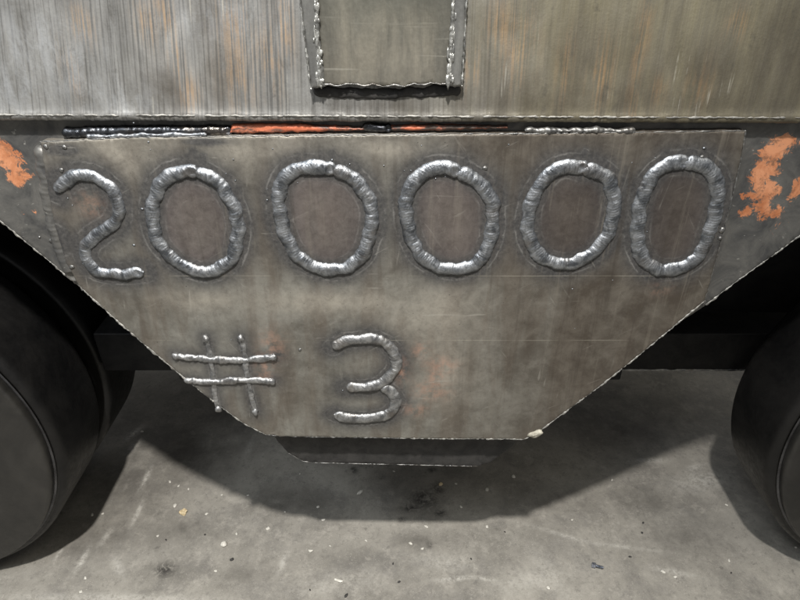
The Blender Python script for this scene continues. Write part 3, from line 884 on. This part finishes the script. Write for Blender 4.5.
# --- painted strip and welds in the slot between beam and plate
def strip(px):
    y0 = 4.0
    o = sheet('painted_strip', W(px, y0), y0, 10.5, M_STRIP, None, 2.0, 0.8, round_edge=1.2)
    child(o, wing)
strip([(231, 125), (262, 124.5), (300, 125), (340, 127), (364, 128), (364, 130.5), (330, 131.5), (290, 132.5), (252, 133.2), (230, 133)])
strip([(391, 126.5), (430, 125.5), (470, 126), (508, 126.5), (508, 128.5), (470, 129.8), (430, 130.8), (391, 130.5)])
child(bead('slot_weld', spline(W([(60, 134.5), (110, 132.5), (170, 132), (232, 132)], 3)), 4.6, 6.0, M_WELD_DARK, None, y=8, lam=2.6, amp=0.22, vary=0.2), wing)
child(bead('slot_weld', spline(W([(86, 137), (120, 136.5), (160, 135.5), (206, 135)], 0)), 1.7, 1.6, M_WELD, None, y=1, lam=3, amp=0.2, vary=0.5, crater=False, segs=9, wander=1.0), plate)
child(bead('slot_weld', spline(W([(362, 128), (378, 129), (392, 129)], 3)), 4.0, 4.0, M_WELD_DARK, None, y=7, lam=3, amp=0.4, vary=0.4), wing)
child(bead('slot_weld', spline(W([(525, 131), (560, 131), (600, 131), (636, 131.5)], 0)), 2.2, 2.6, M_WELD_GREY, None, y=1.5, lam=3, amp=0.4, vary=0.5, wander=1.5, segs=9), plate)

# --- wheels
RW = 262.0
def wheel(cx):
    cz = FLOOR + RW - 0.4
    e = bpy.data.objects.new('wheel', None)
    e.location = (cx * MM, 0.075, cz * MM)
    COL.objects.link(e)
    child(e, dolly)
    def wchild(o):
        o.parent = e
        o.matrix_parent_inverse.translation = -e.location
        return o
    Y0 = 24.0
    wchild(lathe('wheel_disc', [(Y0 + 6, 20), (Y0 + 6, 120), (Y0 + 2, 128), (Y0 + 0.5, 136), (Y0, 150), (Y0, RW - 17), (Y0 + 1, RW - 14.5), (Y0 + 4, RW - 13), (Y0 + 16, RW - 13)], cx, cz, M_HUB, None))
    wchild(lathe('rim_groove', [(Y0 + 12, RW - 30), (Y0 + 12.5, RW - 11), (Y0 + 15, RW - 8), (Y0 + 17, RW - 8)], cx, cz, M_RIM, None))
    sh = [(Y0 + 13, RW - 30), (Y0 + 13, RW - 9)]
    for k in range(9):
        a = math.pi / 2 * k / 8
        sh.append((Y0 + 13 + 14 * (1 - math.cos(a)), RW - 9 + 9 * math.sin(a)))
    back = [(2 * (Y0 + 70) - y, r) for y, r in sh[::-1]]
    wchild(lathe('tyre', sh + back, cx, cz, M_RUBBER, None))
    inner = [(y + 142, rr) for y, rr in sh + back]
    if cx < 0:
        wchild(lathe('gap_shade_tyre', inner, cx, cz, M_RUBBER, None))  # extra tyre added on the left to block light and darken the gap
    wchild(lathe('axle_cap', [(Y0 - 6, 5), (Y0 - 6, 34), (Y0 - 2, 38), (Y0 + 8, 38)], cx, cz, M_DARK, None, 48))
    wchild(lathe('axle', [(Y0 + 5, 28), (Y0 + 222, 28)], cx, cz, M_DARK, None, 32))
    return e
wheel(-428 - RW)
wheel(472 + RW)

# --- cross member between the axles, with its legs up to the deck
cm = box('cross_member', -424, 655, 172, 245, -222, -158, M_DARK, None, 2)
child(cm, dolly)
child(bead('cross_member_highlight', polyline([(-200, -220.5), (0, -220.5), (200, -220.5), (640, -220.5)], 2.2), 1.6, 1.6, M_WELD_GREY, None, y=172, lam=9, amp=0.5, vary=0.6, crater=False, segs=7), cm)  # pale bead standing in for the highlight along the lower edge
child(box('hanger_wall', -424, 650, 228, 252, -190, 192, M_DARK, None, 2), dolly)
child(box('rear_light_blocker', -655, 655, 560, 584, -440, 190, M_DARK, None, 2), dolly)  # unseen plate added to stop ambient light coming in from behind
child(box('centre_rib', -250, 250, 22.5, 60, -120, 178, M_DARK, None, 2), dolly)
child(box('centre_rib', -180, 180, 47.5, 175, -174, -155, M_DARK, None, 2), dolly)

# ------------------------------------------------------------------ loose things on the floor
def chip(name, px, py, size, mat, label, cat, group=None, rot=None, seed=None, flat=True, sub=1, rough=0.35):
    x, y = floor_pt(px, py)
    s = seed if seed is not None else px
    o = lump(name, (x, y, FLOOR + size[2] * 0.55), size, mat, None, s, sub, rough, random.uniform(0, 3.1) if rot is None else rot, flat)
    return tag(o, label, cat, group)

chip('stone_chip', 183.4, 513, (7, 5.5, 4.5), M_TAN, 'tan stone chip, largest crumb on the lit concrete left of the plate shadow', 'stone', sub=2)
chip('white_pellet', 224, 545, (5.0, 5.0, 4.0), M_CHIP, 'round white pellet lying on the lit concrete', 'pellet', sub=2, flat=False, rough=0.1)
chip('white_shard', 339, 581, (9, 3.0, 2), M_CHIP, 'long white shard on the bright concrete in front of the plate shadow', 'shard', rot=-0.2)
chip('white_shard', 360, 492.5, (6.5, 3.2, 2), M_CHIP, 'white shard inside the plate shadow, beside the black oil mark', 'shard', rot=0.7)
chip('yellow_crumb', 441, 484.5, (4, 3, 3), M_TAN, 'yellowish crumb at the edge of the black oil mark', 'crumb')
chip('white_crumb', 513.5, 477, (3.2, 3.2, 2.6), M_CHIP, 'bright round white crumb in the shadow below the tan slag crumb', 'crumb', sub=2, flat=False)
G1 = 'pale chips scattered on the concrete floor'
def chip_label(px, py):
    if 270 < px < 545 and py < 524: return 'tiny pale chip on the concrete inside the shadow of the tapered plate'
    if px < 120: return 'tiny pale chip on lit concrete close to the wheel beside the numeral two'
    if px < 150: return 'tiny pale chip on lit concrete under the hash sign, beside the wheel shadow'
    if px < 280: return 'tiny pale chip on lit concrete around the tan stone chip and round white pellet'
    if px < 520: return 'tiny pale chip on lit concrete in front of the plate shadow'
    if px < 700: return 'tiny pale chip on lit concrete around the small dark screw'
    return 'tiny pale chip on concrete by the wheel under the orange paint flake'
def crumb_label(px, py):
    if px < 280: return 'tiny black crumb on lit concrete around the round white pellet'
    if px < 520: return 'tiny black crumb on lit concrete in front of the plate shadow'
    return 'tiny black crumb on lit concrete around the small dark screw'
for (px, py, s) in [(170, 482, 3), (178.6, 486, 2.4), (188.6, 489, 2.4), (175, 506, 4.5), (206.5, 514, 3.4), (248, 495.5, 2.6), (268, 529, 4.2), (236.6, 534, 2.4), (158, 536, 2.6), (216, 571, 2.6),
                    (85.5, 578, 3.2), (81, 592, 3.2), (103, 514, 2.6), (92.4, 515, 3), (318, 507, 3), (323, 520, 3.4), (310.5, 551, 3.6), (426.5, 527, 3.6), (410.6, 543.6, 3.6), (422.5, 548.7, 3),
                    (456, 484, 2.4), (487, 490, 4), (461, 507, 2.8), (394, 471.5, 2.4), (366, 540.7, 2.4), (726, 505, 2.8), (729, 560.7, 2.8), (612, 480, 2.6), (795.6, 547.5, 2.6), (222, 495, 2),
                    (142, 432, 4), (134, 434, 3), (663, 572, 4), (675, 577, 3), (548, 588, 3), (487, 527, 3), (300, 474, 2), (572, 520, 2.2), (330, 546, 2), (285, 512, 2)]:
    chip('pale_chip', px, py, (s * 1.0, s * 0.66, s * 0.4), M_CHIP, chip_label(px, py), 'chip', G1)
G2 = 'black crumbs on the concrete floor'
for (px, py, s) in [(399, 582, 3.4), (346, 596, 4.6), (643, 523, 3.4), (642, 533, 3), (630, 557, 3), (232, 560, 4.5), (166, 540, 2.6), (205, 535, 3), (505, 532, 2.6), (471, 559, 2.4), (393, 564, 2.6), (731, 573, 2.4), (310, 590, 2.2)]:
    chip('black_crumb', px, py, (s * 0.85, s * 0.55, s * 0.35), M_BLACKBIT, crumb_label(px, py), 'crumb', G2)

# a screw lying on its side
x, y = floor_pt(595.5, 567.5)
screw = bpy.data.objects.new('screw', None)
screw.location = (x * MM, y * MM, FLOOR * MM)
screw.rotation_euler = (0, 0, math.radians(-18))
COL.objects.link(screw)
tag(screw, 'small dark steel screw lying on its side on the concrete', 'screw')
def turned(name, prof, mat, segs=20, thread=0.0):
    verts, faces = [], []
    for i, (a, r) in enumerate(prof):
        for k in range(segs):
            t = 2 * math.pi * k / segs
            verts.append((a, r * math.cos(t), 4.2 + r * math.sin(t)))
    for i in range(len(prof) - 1):
        for k in range(segs):
            a, b = i * segs + k, i * segs + (k + 1) % segs
            faces.append((a, b, b + segs, a + segs))
    faces.append(tuple(range(segs)))
    faces.append(tuple(range((len(prof) - 1) * segs, len(prof) * segs))[::-1])
    o = mesh_obj(name, verts, faces, mat, screw)
    return o
turned('screw_head', [(-6.5, 3.0), (-6.0, 3.9), (-5.0, 4.2), (-1.0, 4.2), (-0.4, 3.6)], M_SCREW, 6)
pr = []
for i in range(14):
    pr += [(-0.5 + i * 0.75, 1.7), (-0.15 + i * 0.75, 2.3)]
turned('screw_shank', pr + [(11, 0.8)], M_SCREW)
